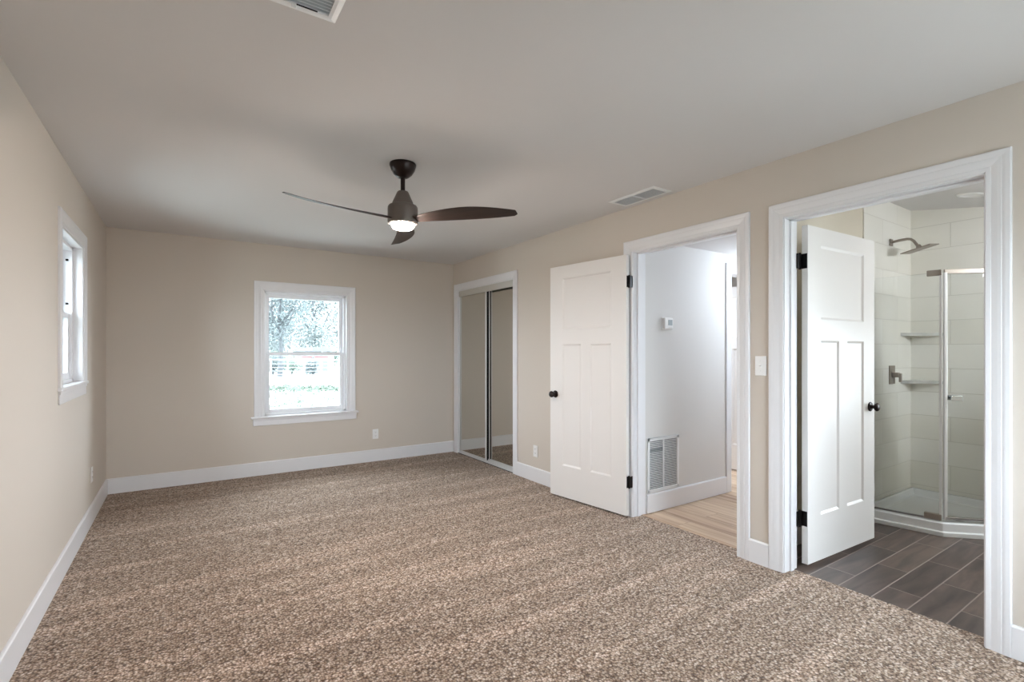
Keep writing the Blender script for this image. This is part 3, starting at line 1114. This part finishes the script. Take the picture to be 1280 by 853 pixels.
# ------------------------------------------------------------------ ceiling fan
FX, FY = 1.11, 2.865
fan = empty('ceiling_fan', (FX, FY, H))
tag(fan, 'dark bronze ceiling fan with three curved walnut blades and a lit lamp', 'ceiling fan')
MB().lathe([(0, 0), (.078, 0), (.080, -.006), (.079, -.014), (.070, -.040), (.055, -.064), (.036, -.080), (.024, -.086), (0, -.086)], 48).build('canopy', BRONZE, fan, smooth=True)
MB().lathe([(0, -.08), (.0135, -.08), (.0135, -.185), (0, -.185)], 20).build('downrod', BRONZE, fan, smooth=True)
MB().lathe([(0, -.168), (.030, -.168), (.034, -.172), (.044, -.195), (.058, -.226), (.062, -.234), (.064, -.252), (0, -.252)], 48).build('coupling_cover', MOTOR, fan, smooth=True)
MB().lathe([(0, -.248), (.072, -.250), (.083, -.255), (.089, -.264), (.090, -.280), (.090, -.355), (.087, -.364), (.080, -.368), (0, -.368)], 56).build('motor_housing', MOTOR, fan, smooth=True)
MB().lathe([(0, -.366), (.065, -.366), (.066, -.371), (.064, -.382), (.057, -.392), (.043, -.397), (.024, -.401), (.0, -.402)], 48).build('lamp_lens', LENS, fan, smooth=True)


def blade(ang):
    """long walnut blade: root at the housing, widest past the middle, swept tip; pitched about its length"""
    ns, nc = 28, 10
    vs, fs = [], []
    R0, R1 = .070, .705
    for i in range(ns + 1):
        s = i / ns
        r = R0 + (R1 - R0) * s
        # leading (+t) edge nearly straight out to the tip, trailing (-t) edge bulging then sweeping in
        lead = .026 + .072 * s ** 1.25
        trail = .030 + .048 * math.sin(min(s / .5, 1) * PI / 2) - .108 * max(0, (s - .5) / .5) ** 2.0
        if s > .96:
            lead -= .016 * ((s - .96) / .04) ** 2
        zc = -.343 + .016 * s ** 3
        pitch = math.radians(17 - 5 * s * s)
        for k in range(nc + 1):
            c = -trail + (lead + trail) * k / nc
            u = k / nc
            camber = .004 * (1 - (2 * u - 1) ** 2) * (1 - .4 * s)
            th = .0065 * math.sqrt(max(0.02, 1 - (2 * u - 1) ** 2)) * (1.25 - .95 * s)
            z = zc - c * math.sin(pitch) + camber
            y = c * math.cos(pitch)
            vs.append((r, y, z + th))
            vs.append((r, y, z - th))
    w = (nc + 1) * 2
    for i in range(ns):
        for k in range(nc):
            a = i * w + 2 * k
            fs.append((a, a + w, a + w + 2, a + 2))
            fs.append((a + 1, a + 3, a + w + 3, a + w + 1))
        fs.append((i * w, i * w + 1, (i + 1) * w + 1, (i + 1) * w))
        q = i * w + 2 * nc
        fs.append((q, q + w, q + w + 1, q + 1))
    for i in (0, ns):
        ring = [i * w + 2 * k for k in range(nc + 1)] + [i * w + 2 * k + 1 for k in range(nc, -1, -1)]
        fs.append(tuple(ring))
    o = MB().add(vs, fs).build('blade', BLADE, fan, smooth=True)
    o.rotation_euler = (0, 0, ang)
    return o


RX = -YAW                         # direction of the picture's right, as an angle in plan
for a in (-18, 102, 222):
    blade(RX + math.radians(a))

# ------------------------------------------------------------------ outside the windows
GZ = -0.55
struct(MB().box(-60, 70, -60, 130, GZ - .3, GZ).build('ground', LAWN), 'pale lawn outside the window')


def leaf_cloud(mb, centre, rad, n, size, rnd):
    c = Vector(centre)
    for _ in range(n):
        while True:
            p = Vector((rnd.uniform(-1, 1), rnd.uniform(-1, 1), rnd.uniform(-1, 1)))
            if .2 < p.length < 1:
                break
        p = Vector((p.x * rad[0], p.y * rad[1], p.z * rad[2]))
        s = size * rnd.uniform(.6, 1.4)
        u = Vector((rnd.gauss(0, 1), rnd.gauss(0, 1), rnd.gauss(0, 1))).normalized()
        v = u.orthogonal().normalized()
        q = c + p
        mb.add([q - u * s, q + v * s * .5, q + u * s, q - v * s * .5], [(0, 1, 2, 3)])


rnd = random.Random(3)


def at(px, dist):
    """point on the ground plan seen at picture column px, dist metres ahead"""
    l = (px - 640) / 618.0 * dist
    return (math.sin(YAW) * dist + math.cos(YAW) * l, math.cos(YAW) * dist - math.sin(YAW) * l)


def tree(px, dist, h, w, m, label, n=2600, size=.28, low=.25):
    x, y = at(px, dist)
    o = empty('tree', (x, y, GZ))
    tag(o, label, 'tree', 'trees beyond the fence')
    mb = MB()
    mb.tube([(0, 0, 0), (.1, 0, h * .25), (-.05, .1, h * .5), (.1, 0, h * .8)], [.22, .17, .12, .05], 9)
    for k in range(7):
        a = rnd.uniform(0, 2 * PI)
        z = h * rnd.uniform(.22, .5)
        r = w * rnd.uniform(.5, .9)
        mb.tube([(0, 0, z), (r * .5 * math.cos(a), r * .5 * math.sin(a), z + h * .1), (r * math.cos(a), r * math.sin(a), z + h * .26)], [.09, .06, .025], 7)
    mb.build('trunk', BARK, o, smooth=True)
    mb = MB()
    for k in range(9):
        a = rnd.uniform(0, 2 * PI)
        rr = w * rnd.uniform(.1, .6)
        leaf_cloud(mb, (rr * math.cos(a), rr * math.sin(a), h * rnd.uniform(low + .1, .92)), (w * .55, w * .55, h * .18), n // 9, size, rnd)
    mb.build('crown', m, o)
    return o


tree(350, 37, 8.5, 2.2, LEAF_DARK, 'grey leafy tree with a leaning branch at the left of the garden', 2200, .11, .30)
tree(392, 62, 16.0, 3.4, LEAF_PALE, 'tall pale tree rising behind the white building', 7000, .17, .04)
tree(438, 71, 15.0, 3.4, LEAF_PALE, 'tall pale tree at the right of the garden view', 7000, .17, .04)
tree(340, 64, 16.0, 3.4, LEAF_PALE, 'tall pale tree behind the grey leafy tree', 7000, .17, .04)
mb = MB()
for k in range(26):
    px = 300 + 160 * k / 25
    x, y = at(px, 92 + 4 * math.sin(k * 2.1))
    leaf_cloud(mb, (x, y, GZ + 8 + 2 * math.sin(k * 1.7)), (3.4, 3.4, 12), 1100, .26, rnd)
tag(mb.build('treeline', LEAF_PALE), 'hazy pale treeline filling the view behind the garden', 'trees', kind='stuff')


def shrub(px, dist, w, h, m, label, n=900, size=.12):
    x, y = at(px, dist)
    o = empty('shrub', (x, y, GZ))
    tag(o, label, 'shrub')
    mb = MB()
    for k in range(6):
        a = rnd.uniform(0, 2 * PI)
        mb.tube([(0, 0, 0), (w * .4 * math.cos(a), w * .3 * math.sin(a), h * .7)], [.04, .015], 6)
    mb.build('stem', BARK, o)
    mb = MB()
    for k in range(5):
        leaf_cloud(mb, (w * rnd.uniform(-.6, .6), w * rnd.uniform(-.3, .3), h * rnd.uniform(.35, .65)), (w * .6, w * .4, h * .4), n // 5, size, rnd)
    mb.build('foliage', m, o)


shrub(341, 38, 1.1, 1.8, LEAF_DARK, 'dark shrub behind the wire fence at its left end', 1300, .07)
shrub(391, 37.5, .7, 1.5, LEAF_DARK, 'dark shrub behind the middle fence post', 900, .07)
shrub(365, 40.5, .9, 1.4, LEAF_GREEN, 'green shrub between two fence posts', 900, .07)
shrub(412, 53, 2.6, 2.7, LEAF_GREEN, 'long green bush right of the white building', 2200, .10)
shrub(352, 48, 2.2, 2.0, LEAF_GREEN, 'low green bush left of the white building', 1800, .10)

# fence
fx0, fy0 = at(318, 35)
fx1, fy1 = at(445, 34)
fe = empty('wire_fence', (fx0, fy0, GZ))
tag(fe, 'white rail and wire fence across the lawn', 'fence')
dv = Vector((fx1 - fx0, fy1 - fy0, 0))
for i in range(7):
    p = dv * (i / 6.0)
    MB().lathe([(0, 0), (.055, 0), (.055, 1.34), (.03, 1.38), (0, 1.38)], 10, Matrix.Translation(p)).build('fence_post', FENCEP, fe)
MB().tube([(0, 0, 1.28), tuple(dv + Vector((0, 0, 1.28)))], .045, 8).build('top_rail', FENCEP, fe)
mb = MB()
for z in (.25, .5, .75, 1.0):
    mb.tube([(0, 0, z), tuple(dv + Vector((0, 0, z)))], .008, 5)
mb.build('wire', FENCEP, fe)

# white building with a red door band
hx_, hy_ = at(391, 44)
hs = empty('shed', (hx_, hy_, GZ), -YAW * .6)
tag(hs, 'low white building with red trim beyond the fence', 'building')
MB().box(-1.5, 1.5, 0, 2.4, 0, 1.9).build('wall', SIDING, hs, bevel=.02)
MB().prism([(-1.7, 1.9), (1.7, 1.9), (1.5, 2.25), (-1.5, 2.25)], -2.6, .2, Matrix.Rotation(PI / 2, 4, 'X')).build('roof', ROOFG, hs)
MB().box(-1.3, 1.3, -.04, 0, 1.36, 1.46).build('red_band', REDPAINT, hs)
MB().box(.75, 1.25, -.04, 0, .1, 1.15).build('door', ROOFG, hs)

# weeds in a loose line across the lawn
mb = MB()
for k in range(420):
    px = rnd.uniform(315, 450)
    ds = 23.5 + rnd.gauss(0, .9)
    x, y = at(px, ds)
    leaf_cloud(mb, (x, y, GZ + .12), (.25, .2, .10), 4, .07, rnd)
for k in range(500):
    x, y = at(rnd.uniform(310, 455), rnd.uniform(13, 22))
    leaf_cloud(mb, (x, y, GZ + .04), (.08, .08, .04), 3, .05, rnd)
tag(mb.build('weeds', WEED), 'ragged green weeds scattered over the pale lawn', 'weeds', kind='stuff')
